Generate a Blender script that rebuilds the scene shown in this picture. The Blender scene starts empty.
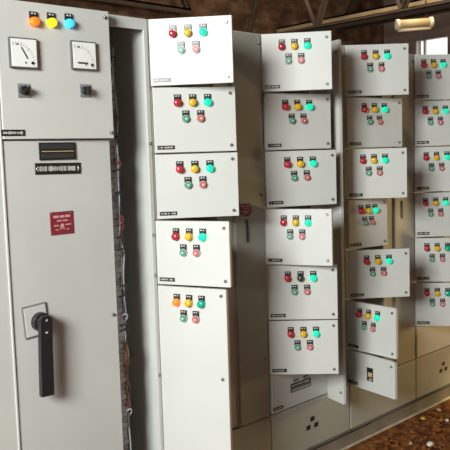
import bpy, bmesh, math, random
from mathutils import Vector, Matrix, Euler
random.seed(7)
scene = bpy.context.scene
COL = scene.collection
R = math.radians

# ---------------------------------------------------------------- materials
def new_mat(name):
    m = bpy.data.materials.new(name); m.use_nodes = True
    nt = m.node_tree; b = nt.nodes['Principled BSDF']
    return m, nt, b

def paint(name, col, rough=.45, var=.04, scale=6., bump=.02, metallic=0., spec=.5, bscale=180.):
    m, nt, b = new_mat(name)
    tc = nt.nodes.new('ShaderNodeTexCoord')
    n = nt.nodes.new('ShaderNodeTexNoise'); n.inputs['Scale'].default_value = scale; n.inputs['Detail'].default_value = 5
    nt.links.new(tc.outputs['Object'], n.inputs['Vector'])
    r = nt.nodes.new('ShaderNodeValToRGB')
    r.color_ramp.elements[0].position = .3; r.color_ramp.elements[1].position = .7
    r.color_ramp.elements[0].color = tuple(max(0, c*(1-var)) for c in col)+(1,)
    r.color_ramp.elements[1].color = tuple(min(1, c*(1+var)) for c in col)+(1,)
    nt.links.new(n.outputs['Fac'], r.inputs['Fac']); nt.links.new(r.outputs['Color'], b.inputs['Base Color'])
    b.inputs['Roughness'].default_value = rough; b.inputs['Metallic'].default_value = metallic
    b.inputs['Specular IOR Level'].default_value = spec
    if bump:
        n2 = nt.nodes.new('ShaderNodeTexNoise'); n2.inputs['Scale'].default_value = bscale
        nt.links.new(tc.outputs['Object'], n2.inputs['Vector'])
        bp = nt.nodes.new('ShaderNodeBump'); bp.inputs['Strength'].default_value = bump*5; bp.inputs['Distance'].default_value = .002
        nt.links.new(n2.outputs['Fac'], bp.inputs['Height']); nt.links.new(bp.outputs['Normal'], b.inputs['Normal'])
    return m

def lens(name, col, emit=0., ecol=None, rough=.15):
    m = paint(name, col, rough, .05, 60, 0)
    b = m.node_tree.nodes['Principled BSDF']
    if emit:
        b.inputs['Emission Color'].default_value = (ecol or col)+(1,)
        b.inputs['Emission Strength'].default_value = emit
    b.inputs['Coat Weight'].default_value = .4 if rough < .3 else 0.
    return m

GREY   = paint('pebble_grey_powder_coat', (.60,.61,.585), .42, .03, 4, .03)
WARMG  = paint('grey_frame_paint', (.50,.49,.45), .5, .05, 5, .03)
COVERG = paint('cover_darker_grey', (.40,.40,.35), .45, .05, 4, .03)  # covers set darker than the door grey
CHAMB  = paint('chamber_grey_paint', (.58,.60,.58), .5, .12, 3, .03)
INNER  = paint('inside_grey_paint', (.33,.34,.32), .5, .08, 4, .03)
ORANGE = paint('mounting_plate_paint', (.52,.40,.20), .5, .08, 6, .02)
BLACK  = paint('black_plastic', (.018,.018,.02), .35, .1, 30, .0)
DARK   = paint('dark_gap', (.03,.03,.03), .7, .1, 30, .0)
WHITE  = paint('white_dial', (.85,.87,.86), .4, .01, 10, 0)
ENGR   = paint('engraved_white', (.62,.62,.58), .5, .02, 10, 0)
KNOBG  = paint('grey_plastic', (.20,.20,.21), .4, .1, 30, 0)
METERF = paint('meter_frame_grey', (.09,.09,.10), .4, .1, 30, 0)
CHROME = paint('nickel_lock', (.65,.65,.63), .25, .05, 30, 0, 1.)
REDPL  = paint('danger_plate_red', (.25,.025,.04), .45, .15, 40, 0)
PINK   = paint('danger_plate_print', (.65,.35,.33), .5, .05, 40, 0)
CHAN   = paint('channel_paint', (.20,.17,.145), .55, .25, 5, .05)
FLANGE = paint('channel_flange_lit', (.50,.44,.35), .7, .2, 14, .05)  # light caught by the flange put into its colour as lighter tan
BEZEL  = paint('lamp_bezel', (.40,.40,.40), .35, .05, 30, 0)
L_RED  = lens('lamp_red', (.50,.025,.04))
L_YEL  = lens('lamp_yellow', (.75,.45,.02))
L_GRN  = lens('lamp_green_lit', (.0,.45,.28), .55, (.0,.80,.46))
L_GRO  = lens('lamp_green_unlit', (.0,.42,.26))
L_ORG  = lens('lamp_orange_lit', (.9,.20,.02), .7, (1.,.13,.01))
L_ORY  = lens('lamp_yellow_lit', (.9,.7,.02), .75, (1.,.72,.0))
L_BLU  = lens('lamp_blue_lit', (.05,.5,.85), .7, (.03,.5,.95))
B_GRN  = lens('button_green', (.06,.32,.20), rough=.45)
B_RED  = lens('button_red', (.60,.11,.11), rough=.45)
B_DRK  = lens('lamp_dark', (.05,.05,.05))
W_RED  = paint('wire_red', (.35,.04,.03), .5, .1, 30, 0)
W_BLK  = paint('wire_black', (.02,.02,.025), .5, .1, 30, 0)
W_GRY  = paint('wire_grey', (.55,.57,.60), .5, .1, 30, 0)
W_BRN  = paint('wire_brown', (.14,.06,.035), .5, .1, 30, 0)
W_BLU  = paint('wire_blue', (.10,.16,.30), .5, .1, 30, 0)
STEEL  = paint('truss_steel', (.055,.035,.025), .7, .3, 4, 0)
TIMBER = paint('pale_purlin', (.36,.27,.16), .7, .2, 4, 0)
BATTEN = paint('batten_lamp_body', (.50,.38,.20), .45, .15, 3, 0)
TUBE   = paint('unlit_tube', (.80,.72,.55), .3, .03, 6, 0)
FRAMEW = paint('window_frame_paint', (.45,.42,.38), .5, .1, 6, 0)

def earth(name, stops, scale, detail=8, rough=.9, bump=.5, bdist=.02, dist=.4, stretch=(1,1,1)):
    m, nt, b = new_mat(name)
    tc = nt.nodes.new('ShaderNodeTexCoord'); mp = nt.nodes.new('ShaderNodeMapping'); mp.inputs['Scale'].default_value = stretch
    nt.links.new(tc.outputs['Object'], mp.inputs['Vector'])
    n = nt.nodes.new('ShaderNodeTexNoise'); n.inputs['Scale'].default_value = scale; n.inputs['Detail'].default_value = detail
    n.inputs['Distortion'].default_value = dist; n.inputs['Roughness'].default_value = .62
    nt.links.new(mp.outputs['Vector'], n.inputs['Vector'])
    r = nt.nodes.new('ShaderNodeValToRGB'); cr = r.color_ramp
    while len(cr.elements) < len(stops): cr.elements.new(.5)
    for e, (p, c) in zip(cr.elements, stops): e.position = p; e.color = c+(1,)
    nt.links.new(n.outputs['Fac'], r.inputs['Fac']); nt.links.new(r.outputs['Color'], b.inputs['Base Color'])
    bp = nt.nodes.new('ShaderNodeBump'); bp.inputs['Strength'].default_value = bump; bp.inputs['Distance'].default_value = bdist
    nt.links.new(n.outputs['Fac'], bp.inputs['Height']); nt.links.new(bp.outputs['Normal'], b.inputs['Normal'])
    b.inputs['Roughness'].default_value = rough; b.inputs['Specular IOR Level'].default_value = .2
    return m
FLOORM = earth('littered_earth_floor', [(.30,(.04,.012,.005)),(.45,(.14,.045,.013)),(.58,(.27,.10,.028)),(.72,(.40,.20,.07))], 14, 9, .9, .8, .02)
WALLM  = earth('brown_rough_wall', [(.30,(.055,.03,.02)),(.48,(.12,.068,.040)),(.62,(.22,.13,.075)),(.78,(.34,.23,.14))], 3.2, 9, .9, .8, .03, .15, (1,1,1.5))
ENDM   = earth('mauve_plaster_wall', [(.3,(.22,.17,.15)),(.7,(.32,.26,.235))], 2.5, 6, .85, .2, .01, .3)
PLASTER= earth('grey_plaster_wall', [(.3,(.30,.30,.29)),(.7,(.42,.42,.41))], 2.5, 6, .85, .2, .01, .3)
CEILM  = earth('dark_roof_sheet', [(.3,(.03,.018,.012)),(.7,(.08,.05,.035))], 2., 5, .9, .3, .02, .3)
CHIPM  = earth('dry_chips', [(.3,(.10,.03,.008)),(.6,(.26,.09,.022)),(.8,(.45,.24,.07))], 30, 3, .85, .2, .002)
STONE_W= paint('white_stone', (.75,.70,.62), .8, .15, 30, 0)
STONE_Y= paint('yellow_chip', (.70,.42,.06), .7, .15, 30, 0)
STONE_P= paint('pinkish_stone', (.50,.36,.28), .8, .15, 30, 0)

# ---------------------------------------------------------------- mesh helpers
class MB:
    """collects shapes with material slots into one mesh"""
    def __init__(self): self.bm = bmesh.new(); self.mats = []
    def mi(self, mat):
        if mat not in self.mats: self.mats.append(mat)
        return self.mats.index(mat)
    def _fin(self, verts, mat, smooth=False):
        i = self.mi(mat); fs = {f for v in verts for f in v.link_faces}
        for f in fs: f.material_index = i; f.smooth = smooth
    def box(self, x0, x1, y0, y1, z0, z1, mat, bev=0., rot=None, seg=2):
        ret = bmesh.ops.create_cube(self.bm, size=1.)
        vs = ret['verts']
        c = Vector(((x0+x1)/2, (y0+y1)/2, (z0+z1)/2)); s = (abs(x1-x0), abs(y1-y0), abs(z1-z0))
        for v in vs:
            p = Vector((v.co.x*s[0], v.co.y*s[1], v.co.z*s[2]))
            if rot: p = rot @ p
            v.co = p + c
        i = self.mi(mat)
        for f in {f for v in vs for f in v.link_faces}: f.material_index = i
        if bev:
            es = list({e for v in vs for e in v.link_edges})
            bmesh.ops.bevel(self.bm, geom=es, offset=bev, segments=seg, affect='EDGES', profile=.5, material=i)
        return self
    def cyl(self, p0, p1, r0, r1, mat, seg=20, caps=True, smooth=True):
        p0 = Vector(p0); p1 = Vector(p1); d = p1-p0
        ret = bmesh.ops.create_cone(self.bm, cap_ends=caps, segments=seg, radius1=r0, radius2=r1, depth=d.length)
        q = d.to_track_quat('Z', 'Y').to_matrix().to_4x4(); q.translation = (p0+p1)/2
        bmesh.ops.transform(self.bm, matrix=q, verts=ret['verts'])
        i = self.mi(mat)
        for f in {f for v in ret['verts'] for f in v.link_faces}:
            f.material_index = i; f.smooth = smooth and len(f.verts) == 4
        return self
    def dome(self, c, r, h, mat, seg=16, rings=6):
        """half dome bulging toward -Y from centre c"""
        c = Vector(c); vs = []; i = self.mi(mat)
        for k in range(rings):
            a = k/rings*math.pi/2
            vs.append([self.bm.verts.new(c+Vector((r*math.cos(a)*math.cos(t), -h*math.sin(a), r*math.cos(a)*math.sin(t)))) for t in [2*math.pi*j/seg for j in range(seg)]])
        top = self.bm.verts.new(c+Vector((0,-h,0)))
        for k in range(rings-1):
            for j in range(seg):
                f = self.bm.faces.new((vs[k][j], vs[k][(j+1)%seg], vs[k+1][(j+1)%seg], vs[k+1][j])); f.material_index = i; f.smooth = True
        for j in range(seg):
            f = self.bm.faces.new((vs[-1][j], vs[-1][(j+1)%seg], top)); f.material_index = i; f.smooth = True
        return self
    def tube(self, pts, r, mat, seg=8):
        i = self.mi(mat); rings = []
        pts = [Vector(p) for p in pts]
        for k, p in enumerate(pts):
            d = (pts[min(k+1, len(pts)-1)]-pts[max(k-1, 0)]).normalized()
            q = d.to_track_quat('Z', 'Y').to_matrix()
            rings.append([self.bm.verts.new(p+q@Vector((r*math.cos(t), r*math.sin(t), 0))) for t in [2*math.pi*j/seg for j in range(seg)]])
        for k in range(len(rings)-1):
            for j in range(seg):
                f = self.bm.faces.new((rings[k][j], rings[k][(j+1)%seg], rings[k+1][(j+1)%seg], rings[k+1][j])); f.material_index = i; f.smooth = True
        for rg in (rings[0], rings[-1]):
            f = self.bm.faces.new(rg); f.material_index = i
        return self
    def poly(self, pts, y0, y1, mat):
        """prism: outline in XZ, from y0 to y1"""
        i = self.mi(mat)
        a = [self.bm.verts.new((x, y0, z)) for x, z in pts]; b = [self.bm.verts.new((x, y1, z)) for x, z in pts]
        fs = [self.bm.faces.new(a), self.bm.faces.new(b[::-1])]
        for k in range(len(pts)): fs.append(self.bm.faces.new((a[k], b[k], b[(k+1)%len(pts)], a[(k+1)%len(pts)])))
        for f in fs: f.material_index = i
        return self
    def build(self, name, parent=None, loc=(0,0,0), rot=(0,0,0)):
        bmesh.ops.recalc_face_normals(self.bm, faces=self.bm.faces)
        me = bpy.data.meshes.new(name); self.bm.to_mesh(me); self.bm.free()
        for m in self.mats: me.materials.append(m)
        o = bpy.data.objects.new(name, me); COL.objects.link(o)
        o.location = loc; o.rotation_euler = rot
        if parent: o.parent = parent
        return o

def inst(src, parent, loc, rot=(0,0,0), name=None):
    o = src.copy(); COL.objects.link(o); o.parent = parent; o.location = loc; o.rotation_euler = rot
    if name: o.name = name
    return o
def thing(name, label, cat, loc=(0,0,0), rz=0, group=None):
    o = bpy.data.objects.new(name, None); COL.objects.link(o); o.empty_display_size = .1
    o.location = loc; o.rotation_euler = (0,0,rz); o['label'] = label; o['category'] = cat
    if group: o['group'] = group
    return o
def tag(o, label, cat, group=None, kind=None):
    o['label'] = label; o['category'] = cat
    if group: o['group'] = group
    if kind: o['kind'] = kind
    return o
def struct(o): o['kind'] = 'structure'; return o

# ---------------------------------------------------------------- dimensions (metres; Z=0 is the cabinet foot)
H = 2.105; M = .274; R7 = .2608; FZ = -.078; DEP = .60; TD = .018
X2, X3, X4, X5, X6 = 0., .66, 1.2965, 1.965, 2.62
CW = .455            # width of the compartment side of a feeder cabinet, the rest is the bus chamber
OPEN = .352          # door opening

# ---------------------------------------------------------------- small fittings (prototypes: mesh data shared)
_fit = {}
def lamp_mesh(key, mat, button=False, big=1.):
    if key in _fit: return _fit[key]
    m = MB(); s = big
    m.box(-.0145*s, .0145*s, -.006, 0, .006*s, .030*s, BLACK, .001)
    m.box(-.009*s, -.002*s, -.0068, -.006, .021*s, .026*s, ENGR); m.box(.003*s, .008*s, -.0068, -.006, .021*s, .026*s, ENGR)
    m.cyl((0, 0, -.004*s), (0, -.009, -.004*s), .0170*s, .0160*s, BEZEL if button else mat, 20)
    if button:
        m.cyl((0, -.009, -.004*s), (0, -.015, -.004*s), .0135*s, .013*s, mat, 20)
        m.box(-.004*s, .004*s, -.0158, -.015, -.008*s, 0, ENGR)
    else:
        m.cyl((0, -.009, -.004*s), (0, -.018, -.004*s), .0150*s, .0150*s, mat, 20)
        m.dome((0, -.018, -.004*s), .0150*s, .007, mat)
    o = m.build(key); _fit[key] = o
    COL.objects.unlink(o)
    return o
KEYS = {'R': ('indicator_lamp', L_RED), 'Y': ('indicator_lamp', L_YEL), 'G': ('indicator_lamp', L_GRN), 'g': ('indicator_lamp', L_GRO),
        'O': ('indicator_lamp', L_ORG), 'D': ('indicator_lamp', B_DRK)}
NAMES = {'R': 'red indicator lamp, unlit', 'Y': 'yellow indicator lamp', 'G': 'green indicator lamp, lit', 'g': 'green indicator lamp, unlit',
         'O': 'orange indicator lamp, lit', 'D': 'dark indicator lamp without a lens cap', 'bg': 'green push button', 'br': 'red push button'}
def place_fit(code, parent, loc):
    if code in KEYS: src = lamp_mesh('lamp_'+code, KEYS[code][1]); nm = 'indicator_lamp'
    elif code == 'bg': src = lamp_mesh('btn_g', B_GRN, True); nm = 'push_button'
    else: src = lamp_mesh('btn_r', B_RED, True); nm = 'push_button'
    o = inst(src, parent, loc, name=nm); o['label'] = NAMES[code]; return o

def nameplate_mesh(w, h, seed, frame=False):
    rnd = random.Random(seed); m = MB()
    m.box(-w/2, w/2, -.0025, 0, -h/2, h/2, BLACK, .0004)
    x = -w/2+.006
    while x < w/2-.008:
        bw = rnd.choice((.0016, .0022, .0032)); bh = h*rnd.uniform(.30, .5)
        if rnd.random() < .82:
            m.box(x, x+bw, -.0030, -.0025, -bh/2, bh/2, ENGR)
        x += bw+rnd.choice((.0012, .0018, .0030))
    return m
PLATES = []
def plate(parent, loc, seed=0, w=.072, h=.016, rot=(0,0,0)):
    return nameplate_mesh(w, h, seed).build('nameplate', parent, loc, rot)
_screw = None
def screw(parent, loc, name='door_lock'):
    global _screw
    if _screw is None:
        m = MB(); m.cyl((0,0,0), (0,-.005,0), .0075, .0065, KNOBG, 14); m.cyl((0,-.005,0), (0,-.0075,0), .0045, .0035, CHROME, 12)
        m.box(-.0035, .0035, -.0082, -.0074, -.0007, .0007, DARK)
        _screw = m.build('door_lock'); COL.objects.unlink(_screw)
    return inst(_screw, parent, loc, name=name)

def door(parent, x, zt, zb, w, ang, code='RYG', seed=0, lamps=True, locks='tb', label=None, plt=True, dx=0.):
    """hinged at its left edge, swung outward by ang degrees; local x to the right, -y outward"""
    h = zt-zb; m = MB(); lip = .020
    m.box(0, w, -TD, -TD+.004, .0015, h-.0015, GREY, .0018)
    # folded rims of the sheet steel door
    m.box(0, .003, -TD+.002, 0, .0015, h-.0015, GREY); m.box(w-.003, w, -TD+.002, 0, .0015, h-.0015, GREY)
    m.box(0, w, -TD+.002, 0, .0015, .0045, GREY); m.box(0, w, -TD+.002, 0, h-.0045, h-.0015, GREY)
    # gasket and hinges on the back
    m.box(.006, w-.006, -.006, -.002, h-.014, h-.008, BLACK); m.box(.006, w-.006, -.006, -.002, .008, .014, BLACK)
    m.box(.006, .012, -.006, -.002, .014, h-.014, BLACK); m.box(w-.012, w-.006, -.006, -.002, .014, h-.014, BLACK)
    d = m.build('door', parent, (x, -.003, zb), (0, 0, -R(ang)))
    if label: d['label'] = label
    y = -TD
    if lamps:
        for k, c in enumerate(code):
            place_fit(c, d, (w*(.292+.182*k)+dx, y, h-.061))
        place_fit('bg', d, (w*.385+dx, y, h-.127)); place_fit('br', d, (w*.565+dx, y, h-.127))
    if plt: plate(d, (.047, y, .023), seed)
    if 't' in locks: screw(d, (w-.022, y, h-.028))
    if 'b' in locks: screw(d, (w-.022, y, .026))
    if 'm' in locks: screw(d, (w-.026, y, h*.5))
    return d

def danger_mesh(w, h):
    m = MB(); m.box(-w/2, w/2, -.0022, 0, -h/2, h/2, REDPL, .0006)
    for (a, b, c, e) in ((-.36,-.12,.24,.34),(-.08,.10,.24,.34),(.14,.36,.24,.34),(-.22,-.02,.08,.14),(.03,.24,.08,.14),(-.36,-.14,-.12,-.07),(.14,.38,-.10,-.05),(-.30,-.16,-.30,-.26),(.18,.30,-.30,-.26)):
        m.box(a*w, b*w, -.0027, -.0022, c*h, e*h, PINK)
    m.cyl((0,-.0022,-.10*h), (0,-.0029,-.10*h), .07*w, .07*w, PINK, 14)
    m.box(-.10*w, .10*w, -.0027, -.0022, -.24*h, -.19*h, PINK, rot=Matrix.Rotation(.4,3,'Y')); m.box(-.10*w, .10*w, -.0027, -.0022, -.24*h, -.19*h, PINK, rot=Matrix.Rotation(-.4,3,'Y'))
    for sx, sz in ((-1,1),(1,1),(-1,-1),(1,-1)):
        m.cyl((sx*.42*w,-.0022,sz*.42*h), (sx*.42*w,-.004,sz*.42*h), .0035, .003, CHROME, 10)
    return m

# ---------------------------------------------------------------- feeder cabinets
def feeder_body(W, cells, t, first=False):
    """sheet steel carcass: side walls, back, shelves, fixed stile and bus chamber walls"""
    m = MB(); e = .0
    m.box(e, .012, 0, DEP, 0, H, WARMG); m.box(W-.012, W, 0, DEP, 0, H, WARMG)          # sides
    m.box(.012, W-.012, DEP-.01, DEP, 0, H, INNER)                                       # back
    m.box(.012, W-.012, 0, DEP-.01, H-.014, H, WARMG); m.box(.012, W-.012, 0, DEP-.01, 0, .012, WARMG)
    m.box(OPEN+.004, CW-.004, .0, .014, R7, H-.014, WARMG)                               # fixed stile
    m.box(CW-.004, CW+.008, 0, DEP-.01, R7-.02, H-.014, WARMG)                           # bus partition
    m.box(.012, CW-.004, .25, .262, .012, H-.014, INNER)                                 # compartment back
    for z in cells:
        m.box(.012, OPEN+.01, .002, .25, z-.007, z+.007, WARMG)
    return m.build('body', t)

def emblem(m, cx, cz, s, y):
    for (dx, dz) in ((0, .020), (-.026, -.012), (.024, -.012)):
        m.poly([(cx+s*(dx-.014), cz+s*(dz-.009)), (cx+s*(dx+.011), cz+s*(dz-.009)), (cx+s*(dx+.014), cz+s*(dz+.010)), (cx+s*(dx-.011), cz+s*(dz+.010))], y-.0015, y, BLACK)
    return m

def interior(t, z0, z1):
    """contactor and breaker on a mounting plate inside a compartment"""
    h = z1-z0; m = MB()
    m.box(.03, OPEN-.02, .238, .25, z0+.02, z1-.02, ORANGE)
    o = m.build('mounting_plate', t)
    n = MB(); n.box(.06, .14, .17, .238, z0+h*.35, z0+h*.8, BLACK, .004); n.box(.085, .115, .155, .17, z0+h*.5, z0+h*.62, KNOBG, .002)
    n.build('circuit_breaker', o)
    n = MB(); n.box(.18, .27, .17, .238, z0+h*.35, z0+h*.75, W_GRY, .004); n.box(.20, .25, .15, .17, z0+h*.45, z0+h*.62, BLACK, .003)
    n.build('contactor', o)

def feeder(X, W, label, doors, bus, bottom_emb=False, seed=0, cell_list=None):
    t = thing('feeder_cabinet', label, 'electrical cabinet', (X, 0, 0), 0, None)
    cells = cell_list
    feeder_body(W, cells, t)
    for k, a in enumerate(doors):
        door(t, .012, a['zt'], a['zb'], a['w'], a['a'], a.get('c', 'RYG'), seed*10+k, a.get('l', True), a.get('k', 'tb'), a.get('label'), a.get('p', True), a.get('dx', 0.))
        if a.get('in', True): interior(t, a['zb'], a['zt'])
    # bottom cover across the whole width
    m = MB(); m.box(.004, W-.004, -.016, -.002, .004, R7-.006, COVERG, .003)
    if bottom_emb: emblem(m, W*.49, R7*.50, 1.25, -.016)
    m.build('bottom_cover', t)
    return t

def rows(spec):
    out = []
    for n, a in enumerate(spec):
        d = dict(zt=H-n*M-.002, zb=H-(n+1)*M+.002); d.update(a); out.append(d)
    return out
shelves = [H-k*M for k in range(1, 7)]+[R7]

# column 2 (nearest feeder cabinet)
d2 = rows([dict(w=.340, a=50), dict(w=.345, a=33), dict(w=.345, a=36), dict(w=.335, a=67), dict(w=.322, a=70)])
d2[4].update(zb=R7, c='OYg', k='tm', p=False, label='tall narrow lower door without nameplate')
d2[4]['in'] = False
f2 = feeder(X2, X3-X2-.002, 'nearest feeder cabinet, four square doors above one tall door, its first tall-door lamp orange', d2, None, seed=2, cell_list=[H-k*M for k in range(1, 5)]+[R7])
# column 3
d3 = rows([dict(w=.325, a=50), dict(w=.365, a=19), dict(w=.365, a=27), dict(w=.325, a=64), dict(w=.335, a=47, c='RDG'), dict(w=.335, a=46, dx=.008)])
f3 = feeder(X3, X4-X3-.002, 'feeder cabinet with six ajar doors and an open narrow side door, second of the four', d3, None, True, seed=3, cell_list=shelves)
# column 4
d4 = rows([dict(w=.335, a=43), dict(w=.36, a=19), dict(w=.32, a=46, dx=-.007), dict(w=.275, a=13), dict(w=.34, a=39), dict(w=.325, a=92)])
d4.append(dict(zt=H-6*M-.002, zb=R7, w=.345, a=98, l=False, k='t', label='short door with a square breaker cut-out'))
f4 = feeder(X4, X5-X4-.002, 'third feeder cabinet, its two lowest doors swung wide open toward the aisle', d4, None, seed=4, cell_list=shelves)
# column 5
d5 = rows([dict(w=.335, a=34, dx=-.046), dict(w=.335, a=40, dx=-.038), dict(w=.335, a=47, dx=-.033), dict(w=.335, a=42, dx=-.038), dict(w=.335, a=50, dx=-.030, c='RYg'), dict(w=.335, a=52, dx=-.030, c='RYg')])
f5 = feeder(X5, X6-X5, 'farthest feeder cabinet, cut by the right edge, in yellowish light at its foot', d5, None, True, seed=5, cell_list=shelves)

def find(t, nm): return [c for c in t.children if c.name.split('.')[0] == nm]
# chamber covers
def cover(t, X, W, z0=.258, z1=H-.004, extra=None):
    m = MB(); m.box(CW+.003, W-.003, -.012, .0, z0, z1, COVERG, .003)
    return m.build('chamber_cover', t)
def slot_handle(t, x, z, h=.10):
    m = MB(); m.box(x-.008, x+.008, -.015, -.012, z-h/2-.006, z+h/2+.006, KNOBG, .001)
    m.box(x-.005, x+.005, -.020, -.014, z-h/2, z+h/2, BLACK, .002); return m.build('slot_handle', t)
c2 = cover(f2, X2, X3-X2-.002)
dg = danger_mesh(.074, .060).build('danger_plate', c2, (.527, -.012, 1.285)); dg['label'] = 'small red danger plate on the chamber cover'
slot_handle(c2, .530, 1.186)
for z in (2.06, 1.35, .55): screw(c2, (X3-.024, -.012, z))
c4 = cover(f4, X4, X5-X4-.002)
slot_handle(c4, .527, 1.19)
for z in (2.06, 1.0): screw(c4, (X5-X4-.026, -.012, z))
cover(f5, X5, X6-X5)
# column 3: narrow chamber door standing open
m = MB(); bw = .150
m.box(0, bw, -.014, -.010, 0, H-.010-.235, GREY, .002); m.box(bw-.003, bw, -.012, .004, 0, H-.245, GREY); m.box(0, bw, -.012, .004, 0, .003, GREY); m.box(0, bw, -.012, .004, H-.248, H-.245, GREY)
for z in (.30, .95, 1.55): m.box(.0, .02, .0, .004, z, z+.06, KNOBG)
nd = m.build('chamber_door', f3, (CW+.004, -.004, .235), (0, 0, -R(104))); nd['label'] = 'narrow full height door swung open'
for z in (1.80, .9, .06): screw(nd, (bw-.02, -.014, z))
# row 7 of columns 3 and 5 closed
def low_cover(t, w=CW-.012):
    m = MB(); m.box(.010, w, -.018, -.002, R7+.001, H-6*M-.003, GREY, .003)
    return m.build('lower_door', t)
l3 = low_cover(f3)
zc = (R7+H-6*M)/2
n = MB(); n.box(-.018, .018, -.003, 0, -.006, .006, BLACK); n.box(-.012, .012, -.0034, -.003, -.002, .002, ENGR); a = n.build('tag_plate', l3, (.185, -.018, zc+.034))
inst(a, l3, (.262, -.018, zc+.034), name='tag_plate')
n = nameplate_mesh(.155, .022, 5); n.box(-.0775, .0775, -.0025, 0, -.034, -.014, BLACK)
for k in range(16): n.box(-.070+k*.009, -.066+k*.009, -.003, -.0025, -.030, -.018, ENGR)
n.build('rating_plate', l3, (.222, -.018, zc+.010))
plate(l3, (.050, -.018, R7+.022), 44)
l5 = low_cover(f5)
# square cut-out on row 7 door of column 4
dd = [c for c in f4.children if c.get('label', '').startswith('short door')][0]
m = MB(); m.box(-.028, .028, -.0018, .0, -.042, .042, ENGR, .0005); m.box(-.022, .022, -.0028, -.0015, -.037, .037, BLACK)
m.box(-.012, .016, -.006, -.002, -.012, .012, ORANGE, .002); m.box(-.006, .016, -.006, -.002, -.034, -.020, TIMBER, .001)
m.build('breaker_window', dd, (.175, -TD, .095))

# ---------------------------------------------------------------- incomer cabinet (nearest, big)
XI, XC = -.672, -.218
t = thing('incomer_cabinet', 'large near cabinet with two dial meters and a black rotary handle', 'electrical cabinet', (XI, 0, 0))
WI = XC-XI
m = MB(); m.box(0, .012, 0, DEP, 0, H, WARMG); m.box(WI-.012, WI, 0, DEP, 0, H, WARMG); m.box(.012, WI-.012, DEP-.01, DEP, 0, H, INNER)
m.box(.012, WI-.012, 0, DEP-.01, H-.014, H, WARMG); m.box(.012, WI-.012, 0, DEP-.01, 0, .012, WARMG); m.box(.012, WI-.012, 0, DEP-.01, 1.61, 1.63, WARMG)
m.build('body', t)
# upper door, slightly proud, closed
def plain_door(parent, x0, x1, z0, z1, thick, name='door', lab=None, rz=0):
    w = x1-x0; h = z1-z0; m = MB()
    m.box(0, w, -thick, -thick+.004, 0, h, GREY, .002); m.box(0, .003, -thick+.002, 0, 0, h, GREY); m.box(w-.003, w, -thick+.002, 0, 0, h, GREY)
    m.box(0, w, -thick+.002, 0, 0, .003, GREY); m.box(0, w, -thick+.002, 0, h-.003, h, GREY)
    o = m.build(name, parent, (x0, -.002, z0), (0,0,rz)); 
    if lab: o['label'] = lab
    return o
ZS = 1.622
ud = plain_door(t, .005, WI+.002, ZS, H-.002, .030, 'door', 'upper instrument door', -R(2))
ld = plain_door(t, .005, WI-.004, .006, ZS-.006, .020, 'door', 'tall lower door with handle', 0)
ux = lambda X: X-.016-XI-.004
yd = -.030
for (x, z, mat, lab) in ((-.516, 2.038, L_ORG, 'orange lamp, lit'), (-.447, 2.041, L_ORY, 'yellow lamp, lit'), (-.376, 2.045, L_BLU, 'blue lamp, lit')):
    o = inst(lamp_mesh('lamp_big_'+mat.name, mat, big=1.05), ud, (ux(x), yd, z-ZS), name='indicator_lamp'); o['label'] = lab
def meter(parent, loc, needle):
    s = .053; m = MB()
    m.box(-s, s, -.014, 0, -s, s, METERF, .003)
    m.box(-s+.005, s-.005, -.0155, -.013, -s+.005, s-.005, WHITE, .001)
    y = -.0165
    for k in range(13):
        a = R(100-k*9) if needle else R(100-k*9)
        r0, r1 = (.064, .070) if k % 3 else (.060, .072)
        c = Vector((-.030, 0, -.034))
        p = c+Vector((math.cos(a)*(r0+r1)/2, y, math.sin(a)*(r0+r1)/2))
        if abs(p.x) < s-.008 and abs(p.z) < s-.008:
            m.box(p.x-.0006, p.x+.0006, y, y+.001, p.z-(r1-r0)/2, p.z+(r1-r0)/2, KNOBG, rot=Matrix.Rotation(math.pi/2-a, 3, 'Y'))
    m.box(-.030, -.020, y, y+.001, .026, .032, KNOBG)
    if needle:
        m.box(-.0017, .0017, y-.001, y+.0005, -.022, .022, BLACK, rot=Matrix.Rotation(R(-30), 3, 'Y'))
    else:
        m.box(-.030, .012, y, y+.001, -.031, -.025, BLACK)
    m.cyl((.030, -.015, -.033), (.030, -.018, -.033), .006, .005, BLACK, 12)
    m.box(.0, .008, y, y+.001, -.036, -.030, KNOBG)
    return m.build('panel_meter', parent, loc)
o = meter(ud, (ux(-.564), yd, 1.921-ZS), True); o['label'] = 'square dial meter with a slanted black needle'
o = meter(ud, (ux(-.323), yd, 1.928-ZS), False); o['label'] = 'square dial meter with a blank dial'
def selector(parent, loc, rot):
    m = MB(); m.box(-.023, .023, -.005, 0, -.024, .024, KNOBG, .002)
    m.cyl((0,-.005,0), (0,-.016,0), .0165, .0155, BLACK, 22)
    m.box(-.005, .005, -.032, -.014, -.015, .015, BLACK, .0015, rot=Matrix.Rotation(R(rot), 3, 'Y'))
    for k in range(3): m.box(-.018+k*.016, -.014+k*.016, -.0056, -.005, .018, .021, ENGR)
    return m.build('selector_switch', parent, loc)
selector(ud, (ux(-.568), yd, 1.792-ZS), 50); selector(ud, (ux(-.320), yd, 1.800-ZS), 0)
n = nameplate_mesh(.088, .022, 61); n.cyl((.036,-.002,0), (.036,-.005,0), .005, .004, CHROME, 12)
n.build('nameplate', ud, (ux(-.616), yd, .022))
screw(ud, (WI-.022, yd, H-ZS-.026)); screw(ud, (WI-.016, yd, .022))
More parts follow.
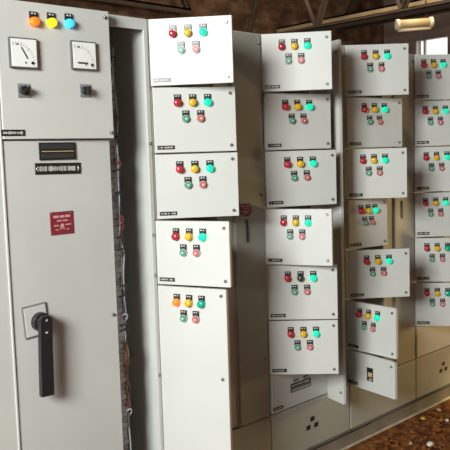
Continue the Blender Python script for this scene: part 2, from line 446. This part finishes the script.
# lower door
yl = -.020
lz = lambda z: z-.006
n = MB(); n.box(-.076, .076, -.006, 0, -.032, .032, BLACK, .002); n.box(-.066, .066, -.0075, -.005, -.002, .001, ORANGE); n.box(-.068, .068, -.0085, -.005, -.026, -.008, DARK, .001); n.box(-.068, .068, -.0075, -.005, .008, .026, DARK, .001)
o = n.build('viewing_window', ld, (ux(-0.440), yl, lz(1.577)), (0, R(0), 0)); o['label'] = 'dark viewing window with a thin brass line'
n = nameplate_mesh(.190, .042, 77)
for sx in (-1, 1): n.cyl((sx*.088,-.002,0), (sx*.088,-.005,0), .005, .004, CHROME, 12)
o = n.build('nameplate', ld, (ux(-0.439), yl, lz(1.513)), (0, R(1), 0)); o['label'] = 'black nameplate with white lettering'
o = danger_mesh(.098, .086).build('danger_plate', ld, (ux(-0.436), yl, lz(1.310)), (0, R(0), 0)); o['label'] = 'red danger plate with a skull'
screw(ld, (WI-.030, yl, lz(.925)))
# handle
n = MB(); w_ = .050; hh = .060; n.box(-w_, w_, -.006, 0, -hh, hh, KNOBG, .004); n.box(-w_+.006, w_-.006, -.0075, -.004, -hh+.006, hh-.006, GREY, .002)
hp = n.build('handle_plate', ld, (ux(-0.567), yl, lz(.963)), (0, R(-4), 0))
n = MB(); n.cyl((0,0,0), (0,-.024,0), .036, .033, BLACK, 32); n.cyl((0,-.024,0), (0,-.034,0), .026, .024, BLACK, 28)
pts = [(-.024, .016), (-.013, .027), (.013, .027), (.024, .016), (.023, -.09), (.025, -.268), (-.025, -.268), (-.025, -.10)]
n.poly(pts, -.052, -.030, BLACK)
n.poly([(-.0045, .008), (.0045, .008), (0, .018)], -.0535, -.052, ENGR); n.box(-.006, .004, -.0535, -.052, -.036, -.030, ENGR)
o = n.build('rotary_handle', ld, (ux(-0.553), yl-.006, lz(.958)), (0, R(2), 0)); o['label'] = 'long black lever pointing down'
bv = o.modifiers.new('bevel', 'BEVEL'); bv.width = .003; bv.segments = 2; bv.limit_method = 'ANGLE'

# ---------------------------------------------------------------- cable chamber between incomer and first feeder
WC = X2-.002-XC-.002
t = thing('cable_chamber', 'open narrow cable chamber with bare wiring beside the meter cabinet', 'electrical cabinet', (XC+.002, 0, 0))
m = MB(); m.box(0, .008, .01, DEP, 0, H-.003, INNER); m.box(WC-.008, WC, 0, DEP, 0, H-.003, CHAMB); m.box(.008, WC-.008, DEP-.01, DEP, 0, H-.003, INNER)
m.box(0, WC, 0, DEP, H-.003, H, WARMG); m.box(0, WC, -.004, .004, H-.046, H-.002, GREY, .001)
m.box(WC-.020, WC, -.006, .004, .0, H-.046, GREY, .002)
m.box(.008, WC-.008, 0, DEP-.01, 0, .012, TIMBER); m.box(0, WC, -.006, .004, 0, .02, GREY, .001)
m.build('body', t)
for z in (1.60, 1.22, 1.05, .62): screw(t, (WC-.010, -.006, z), 'screw')
# terminal strip
m = MB(); m.box(.010, .034, .010, .05, .25, 1.98, W_GRY)
rnd = random.Random(3)
for k in range(70):
    z = .27+k*.024
    c = rnd.choice((W_GRY, W_GRY, ENGR, W_GRY, BEZEL, W_GRY)); m.box(.012, .034+rnd.uniform(0,.006), .006, .03, z, z+.018, c, .001)
m.build('terminal_strip', t)
def wire(mat, pts, r, nm='wire'):
    q = []
    P = [Vector(p) for p in pts]
    for i in range(len(P)-1):
        p0 = P[max(i-1,0)]; p1 = P[i]; p2 = P[i+1]; p3 = P[min(i+2,len(P)-1)]
        for s in range(6):
            u = s/6; q.append(.5*((2*p1)+(p2-p0)*u+(2*p0-5*p1+4*p2-p3)*u*u+(3*p1-p0-3*p2+p3)*u**3))
    q.append(P[-1]); return MB().tube(q, r, mat, 6).build(nm, t)
for k in range(9):
    mat = (W_GRY, W_BLK, W_GRY, W_BLU, W_GRY, KNOBG, W_GRY, KNOBG, W_GRY)[k]
    pts = []; z = 1.98
    while z > .1:
        pts.append((.034+.004*k*.6+rnd.uniform(-.006,.010), .012+rnd.uniform(-.006,.02), z)); z -= rnd.uniform(.06,.14)
    wire(mat, pts, .0028)
# small loops where the wires enter terminals
for (z, mat) in ((1.93,W_BLK),(1.80,W_BRN),(1.70,W_RED),(1.62,W_BLK),(1.52,W_RED),(1.49,W_BLK),(1.40,W_BLK),(1.30,W_RED),(1.27,W_RED),(1.22,W_BLK),(1.17,W_BLK),(1.02,W_BLK),(.98,W_BLK),(.90,W_GRY),(.86,W_BLK),(.84,W_BLK),(.50,W_GRY)):
    wire(mat, [(.024,.01,z),(.050,-.002,z+.012),(.062,.01,z-.010),(.040,.016,z-.030),(.028,.02,z-.034)], .0026)
for k in range(7):
    x = .040+rnd.uniform(-.004,.012)
    wire(rnd.choice((W_BRN,W_BRN,W_RED,W_BLK)), [(x+rnd.uniform(-.008,.008), .006+rnd.uniform(-.008,.012), z) for z in (.80,.76,.72,.68,.64,.60,.56,.52)], .0034)

# ---------------------------------------------------------------- neighbouring cabinet at the far left
t = thing('end_cabinet', 'plain grey cabinet edge at the left border of the photo', 'electrical cabinet', (XI-.62, 0, 0))
m = MB(); W_ = .617; m.box(0, .012, 0, DEP, 0, H, WARMG); m.box(W_-.012, W_, 0, DEP, 0, H, WARMG); m.box(.012, W_-.012, DEP-.01, DEP, 0, H, WARMG); m.box(.012, W_-.012, 0, DEP-.01, H-.014, H, WARMG); m.box(.012, W_-.012, 0, DEP-.01, 0, .012, WARMG)
m.build('body', t); dd2 = plain_door(t, .006, W_-.004, .006, H-.002, .020)
m = MB(); m.box(W_-.004, W_+.0045, -.027, -.004, 0, H, GREY, .002); m.build('edge_highlight_strip', t)  # added strip, stands for the highlight along the door edge
screw(dd2, (.03, -.02, 1.0))

# ---------------------------------------------------------------- base channel
m = MB(); XA, XB = XI-.62, X6
m.box(XA, XB, -.034, -.028, FZ, 0, CHAN); m.box(XA, XB, -.034, 0, -.006, 0, CHAN); m.box(XA, XB, DEP, DEP+.006, FZ, 0, CHAN); m.box(XA, XB, 0, DEP, -.006, 0, CHAN)
m.box(XA, XB, -.048, -.034, FZ, FZ+.009, FLANGE, .002)
for k in range(8): m.box(XA+.3+k*.45, XA+.312+k*.45, 0, DEP, FZ, -.006, CHAN)
bc = m.build('base_channel'); tag(bc, 'long steel channel on the floor under the whole cabinet row', 'steel channel')

# ---------------------------------------------------------------- building shell
XE, YB, ZC = 9.0, 5.0, 4.4
XW = -4.2; YF = -6.
m = MB(); m.box(XW, XE, YF, YB, FZ-.1, FZ, FLOORM); struct(m.build('floor'))
m = MB(); m.box(XW, XE+.2, YB, YB+.2, FZ-.1, ZC, WALLM); struct(m.build('wall_back'))
wy0, wy1, wz0, wz1 = 3.05, 4.0, 2.30, 2.72
wy0, wy1, wz0, wz1 = 3.78, 4.38, 2.80, 3.36
m = MB()
m.box(XE, XE+.2, YF, wy0, FZ-.1, ZC, ENDM); m.box(XE, XE+.2, wy1, YB, FZ-.1, ZC, ENDM)
m.box(XE, XE+.2, wy0, wy1, FZ-.1, wz0, ENDM); m.box(XE, XE+.2, wy0, wy1, wz1, ZC, ENDM)
struct(m.build('wall_right'))
m = MB(); m.box(XW, XE+.2, YF, YB+.2, ZC, ZC+.1, CEILM); struct(m.build('ceiling'))
m = MB(); f = .014
m.box(XE+.02, XE+.08, wy0, wy1, wz0, wz0+f, FRAMEW); m.box(XE+.02, XE+.08, wy0, wy1, wz1-f, wz1, FRAMEW)
m.box(XE+.02, XE+.08, wy0, wy0+f, wz0, wz1, FRAMEW); m.box(XE+.02, XE+.08, wy1-f, wy1, wz0, wz1, FRAMEW)
m.box(XE+.02, XE+.08, 4.205, 4.235, wz0, wz1, FRAMEW)
w1 = struct(m.build('window_1'))
m = MB()
m.box(XW-.2, XW, YF, -3.3, FZ-.1, ZC, PLASTER); m.box(XW-.2, XW, -.9, YB, FZ-.1, ZC, PLASTER); m.box(XW-.2, XW, -3.3, -.9, 3.6, ZC, PLASTER); struct(m.build('added_wall_left'))  # unseen wall, added with its opening to cut the sky fill
m = MB(); m.box(XW, XE+.2, YF-.2, YF, FZ-.1, ZC, PLASTER); struct(m.build('added_wall_front'))  # unseen wall, added to darken the front-facing panels
# roof truss: chords and diagonal webs, one part each
def bar(nm, parent, p0, p1, w, mat):
    p0 = Vector(p0); p1 = Vector(p1); d = p1-p0; mm = MB()
    mm.box(-w/2, w/2, -w*.1, w*.1, -d.length/2, d.length/2, mat); mm.box(-w/2, -w*.3, -w/2, w*.1, -d.length/2, d.length/2, mat)
    o = mm.build(nm, parent); o.rotation_mode = 'QUATERNION'; o.rotation_quaternion = d.to_track_quat('Z', 'Y'); o.location = (p0+p1)/2; return o
def truss(label, y, z0, x0, x1, n, w=.07):
    t = thing('roof_truss', label, 'truss', (x0, y, z0), 0, None)
    L = x1-x0; hh = ZC-z0-.04
    bar('bottom_chord', t, (0,0,0), (L,0,0), w, STEEL); bar('top_chord', t, (0,0,hh), (L,0,hh), w, STEEL)
    for k in range(n):
        a = L*k/n; b = L*(k+.5)/n; c = L*(k+1)/n
        bar('web', t, (a,0,0), (b,0,hh), w*.8, STEEL); bar('web', t, (b,0,hh), (c,0,0), w*.8, STEEL)
    return t
def beam(nm, label, cat, p0, p1, w, mat):
    o = bar(nm, None, p0, p1, w, mat); return tag(o, label, cat)
def truss_y(label, x, z0, y0, y1, n, w=.07):
    t = thing('roof_truss', label, 'truss', (x, y0, z0), math.pi/2)
    L = y1-y0; hh = ZC-z0-.04
    bar('bottom_chord', t, (0,0,0), (L,0,0), w, STEEL); bar('top_chord', t, (0,0,hh), (L,0,hh), w, STEEL)
    for k in range(n):
        a = L*k/n; b = L*(k+.5)/n; c = L*(k+1)/n
        bar('web', t, (a,0,0), (b,0,hh), w*.8, STEEL); bar('web', t, (b,0,hh), (c,0,0), w*.8, STEEL)
    return t
truss_y('nearer brown steel lattice truss hanging above the second and third feeder cabinets', 5.0, 3.02, -1.5, 4.4, 5, .09)
truss_y('farther brown steel lattice truss near the mauve end wall', 7.6, 3.50, -1.5, 4.9, 5, .09)
truss('dark steel lattice truss along the rough back wall, above the meter cabinet', 4.85, 3.42, -3.0, 4.4, 7, .12)
beam('ceiling_beam', 'pale timber beam below the roof at the top right, above the batten lamp', 'beam', (6.2, 4.9, 3.36), (6.2, -1.0, 3.36), .12, TIMBER)
# tube lamp batten
p0 = Vector((5.20, 2.22, 2.925)); p1 = Vector((5.47, 1.97, 2.94)); d = (p1-p0).normalized()
t = thing('batten_lamp', 'long tan lamp batten hanging above the farthest cabinets near the window', 'lamp', p0)
m = MB(); m.cyl((0,0,0), p1-p0, .050, .050, BATTEN, 20); m.build('housing', t)
m = MB(); m.cyl(Vector((0,0,-.062)), p1-p0+Vector((0,0,-.062)), .020, .020, TUBE, 14); m.build('tube', t)
for e, q in enumerate((Vector((0,0,0)), p1-p0)):
    m = MB(); m.cyl(q-d*.02, q+d*.02, .060, .060, TUBE, 20); m.build('end_cap', t)
for q in ((p1-p0)*.15, (p1-p0)*.85):
    m = MB(); m.cyl(q+Vector((0,0,.04)), (q.x, q.y, ZC-p0.z), .006, .006, STEEL, 8); m.build('hanger_rod', t)

# ---------------------------------------------------------------- litter on the floor
def rock(nm, label, cat, x, y, s, mat, seed, flat=.6):
    rn = random.Random(seed); bm = bmesh.new(); bmesh.ops.create_icosphere(bm, subdivisions=2, radius=1.)
    ax = [rn.uniform(.7, 1.2), rn.uniform(.7, 1.1), flat*rn.uniform(.8, 1.2)]
    offs = [(Vector((rn.uniform(-1,1), rn.uniform(-1,1), rn.uniform(-1,1))).normalized(), rn.uniform(.65,.95)) for _ in range(9)]
    for v in bm.verts:
        c = v.co.copy()
        for nrm, dd_ in offs:
            q = c.dot(nrm)
            if q > dd_: c -= nrm*(q-dd_)
        v.co = Vector((c.x*ax[0]*s, c.y*ax[1]*s, c.z*ax[2]*s))
    zmin = min(v.co.z for v in bm.verts)
    me = bpy.data.meshes.new(nm); bm.to_mesh(me); bm.free(); me.materials.append(mat)
    o = bpy.data.objects.new(nm, me); COL.objects.link(o); o.location = (x, y, FZ-zmin-.002); o.rotation_euler = (0,0,rn.uniform(0,6))
    return tag(o, label, cat)
ROCKS = []
# thousands of dry chips: nobody could count them
rnd = random.Random(11); bm = bmesh.new()
for k in range(5200):
    x = rnd.uniform(.7, 4.6); y = rnd.uniform(-1.9, -.10)
    s = rnd.uniform(.006, .022); a = rnd.uniform(0, 6.28); tl = rnd.uniform(-.5, .5); z = FZ+rnd.uniform(.001, .010)
    if y > -.12 and x < X6: continue
    rot = Euler((tl, rnd.uniform(-.4,.4), a)).to_matrix(); th = rnd.uniform(.002, .004)
    vs = [bm.verts.new(Vector((x, y, z+abs(tl)*s*.5+.003))+rot@Vector((sx*s*w, sy*s*.5, sz*th))) for sz in (-1,1) for (sx, sy, w) in ((-1,-1,1),(1,-1,.8),(1,1,1),(-1,1,.7))]
    for f in ((0,1,2,3),(7,6,5,4),(0,4,5,1),(1,5,6,2),(2,6,7,3),(3,7,4,0)): bm.faces.new([vs[i] for i in f])
me = bpy.data.meshes.new('dry_chips'); bm.to_mesh(me); bm.free(); me.materials.append(CHIPM)
o = bpy.data.objects.new('dry_chips', me); COL.objects.link(o); tag(o, 'brown and orange dry chips littering the floor along the cabinets', 'litter', None, 'stuff')
for k, (nm, lab, x, y, s, mt) in enumerate([
    ('white_stone', 'largest white stone on the brown litter, at the bottom right edge', 1.560, -.355, .020, STONE_W),
    ('pinkish_stone', 'pinkish stone lying left of the largest white stone', 1.512, -.262, .014, STONE_P),
    ('white_pebble', 'tiny white pebble between the yellow chip and the pinkish stone', 1.665, -.176, .009, STONE_W),
    ('yellow_chip', 'yellow chip on the litter close to the channel edge', 1.880, -.115, .014, STONE_Y),
    ('pinkish_stone', 'pinkish stone nearest the channel, right of the yellow chip', 2.071, -.110, .017, STONE_P),
    ('white_stone', 'white stone above the largest white one, in the middle of the litter', 1.795, -.250, .014, STONE_W),
    ('cream_stone', 'cream stone on the litter, cut by the right edge of the photo', 1.950, -.232, .015, STONE_W)]):
    rock(nm, lab, 'stone', x, y, s, mt, 20+k)

# ---------------------------------------------------------------- world, light, camera
w = bpy.data.worlds.new('sky'); scene.world = w; w.use_nodes = True
bg = w.node_tree.nodes['Background']; bg.inputs['Color'].default_value = (.93, .97, 1., 1); bg.inputs['Strength'].default_value = 1.3
def area(nm, loc, target, size, power, col, sy=None):
    l = bpy.data.lights.new(nm, 'AREA'); l.energy = power; l.color = col; l.size = size
    if sy: l.shape = 'RECTANGLE'; l.size_y = sy
    o = bpy.data.objects.new(nm, l); COL.objects.link(o); o.location = loc
    o.rotation_euler = (Vector(target)-Vector(loc)).to_track_quat('-Z', 'Y').to_euler(); return o
area('doorway_daylight', (-4.25, -2.0, 2.7), (.4, 0, 1.3), 1.4, 250, (.97, 1., .96))
sp = bpy.data.lights.new('added_warm_spot', 'SPOT'); sp.energy = 1200; sp.color = (1., .80, .36); sp.spot_size = R(32); sp.spot_blend = .3; sp.shadow_soft_size = .1  # added warm spot for floor bounce, the roof has no gap
so = bpy.data.objects.new('added_warm_spot', sp); COL.objects.link(so); so.location = (4.3, -2.2, 4.2); so.rotation_euler = (Vector((3.35,-.95,FZ))-Vector((4.3,-2.2,4.2))).to_track_quat('-Z','Y').to_euler()

area('added_back_fill', (4.6, 1.6, 4.3), (4.9, 1.9, 0), 2.4, 110, (1., .82, .58))  # added fill to brighten the back, the roof has no skylight
area('warm_work_lamp', (4.6, -1.9, .55), (2.4, 0, .1), .5, 26, (1., .74, .28))
yaw, pitch, roll, f = .7517, -.097, -.0307, 720.3
F = Vector((math.sin(yaw)*math.cos(pitch), math.cos(yaw)*math.cos(pitch), math.sin(pitch)))
rt = Vector((math.cos(yaw), -math.sin(yaw), 0)); up = rt.cross(F)
r2 = rt*math.cos(roll)+up*math.sin(roll); u2 = -rt*math.sin(roll)+up*math.cos(roll)
cd = bpy.data.cameras.new('camera'); cam = bpy.data.objects.new('camera', cd); COL.objects.link(cam)
mt = Matrix((( r2.x, u2.x, -F.x), (r2.y, u2.y, -F.y), (r2.z, u2.z, -F.z))).to_4x4(); mt.translation = (-1.8367, -2.3957, 1.5444)
cam.matrix_world = mt
cd.sensor_fit = 'HORIZONTAL'; cd.sensor_width = 36; cd.lens = 36*f/450; cd.clip_start = .05; cd.clip_end = 100
scene.camera = cam
scene.view_settings.view_transform = 'Standard'; scene.view_settings.look = 'None'
scene.view_settings.exposure = .42; scene.view_settings.gamma = 1.; scene.view_settings.use_curve_mapping = False
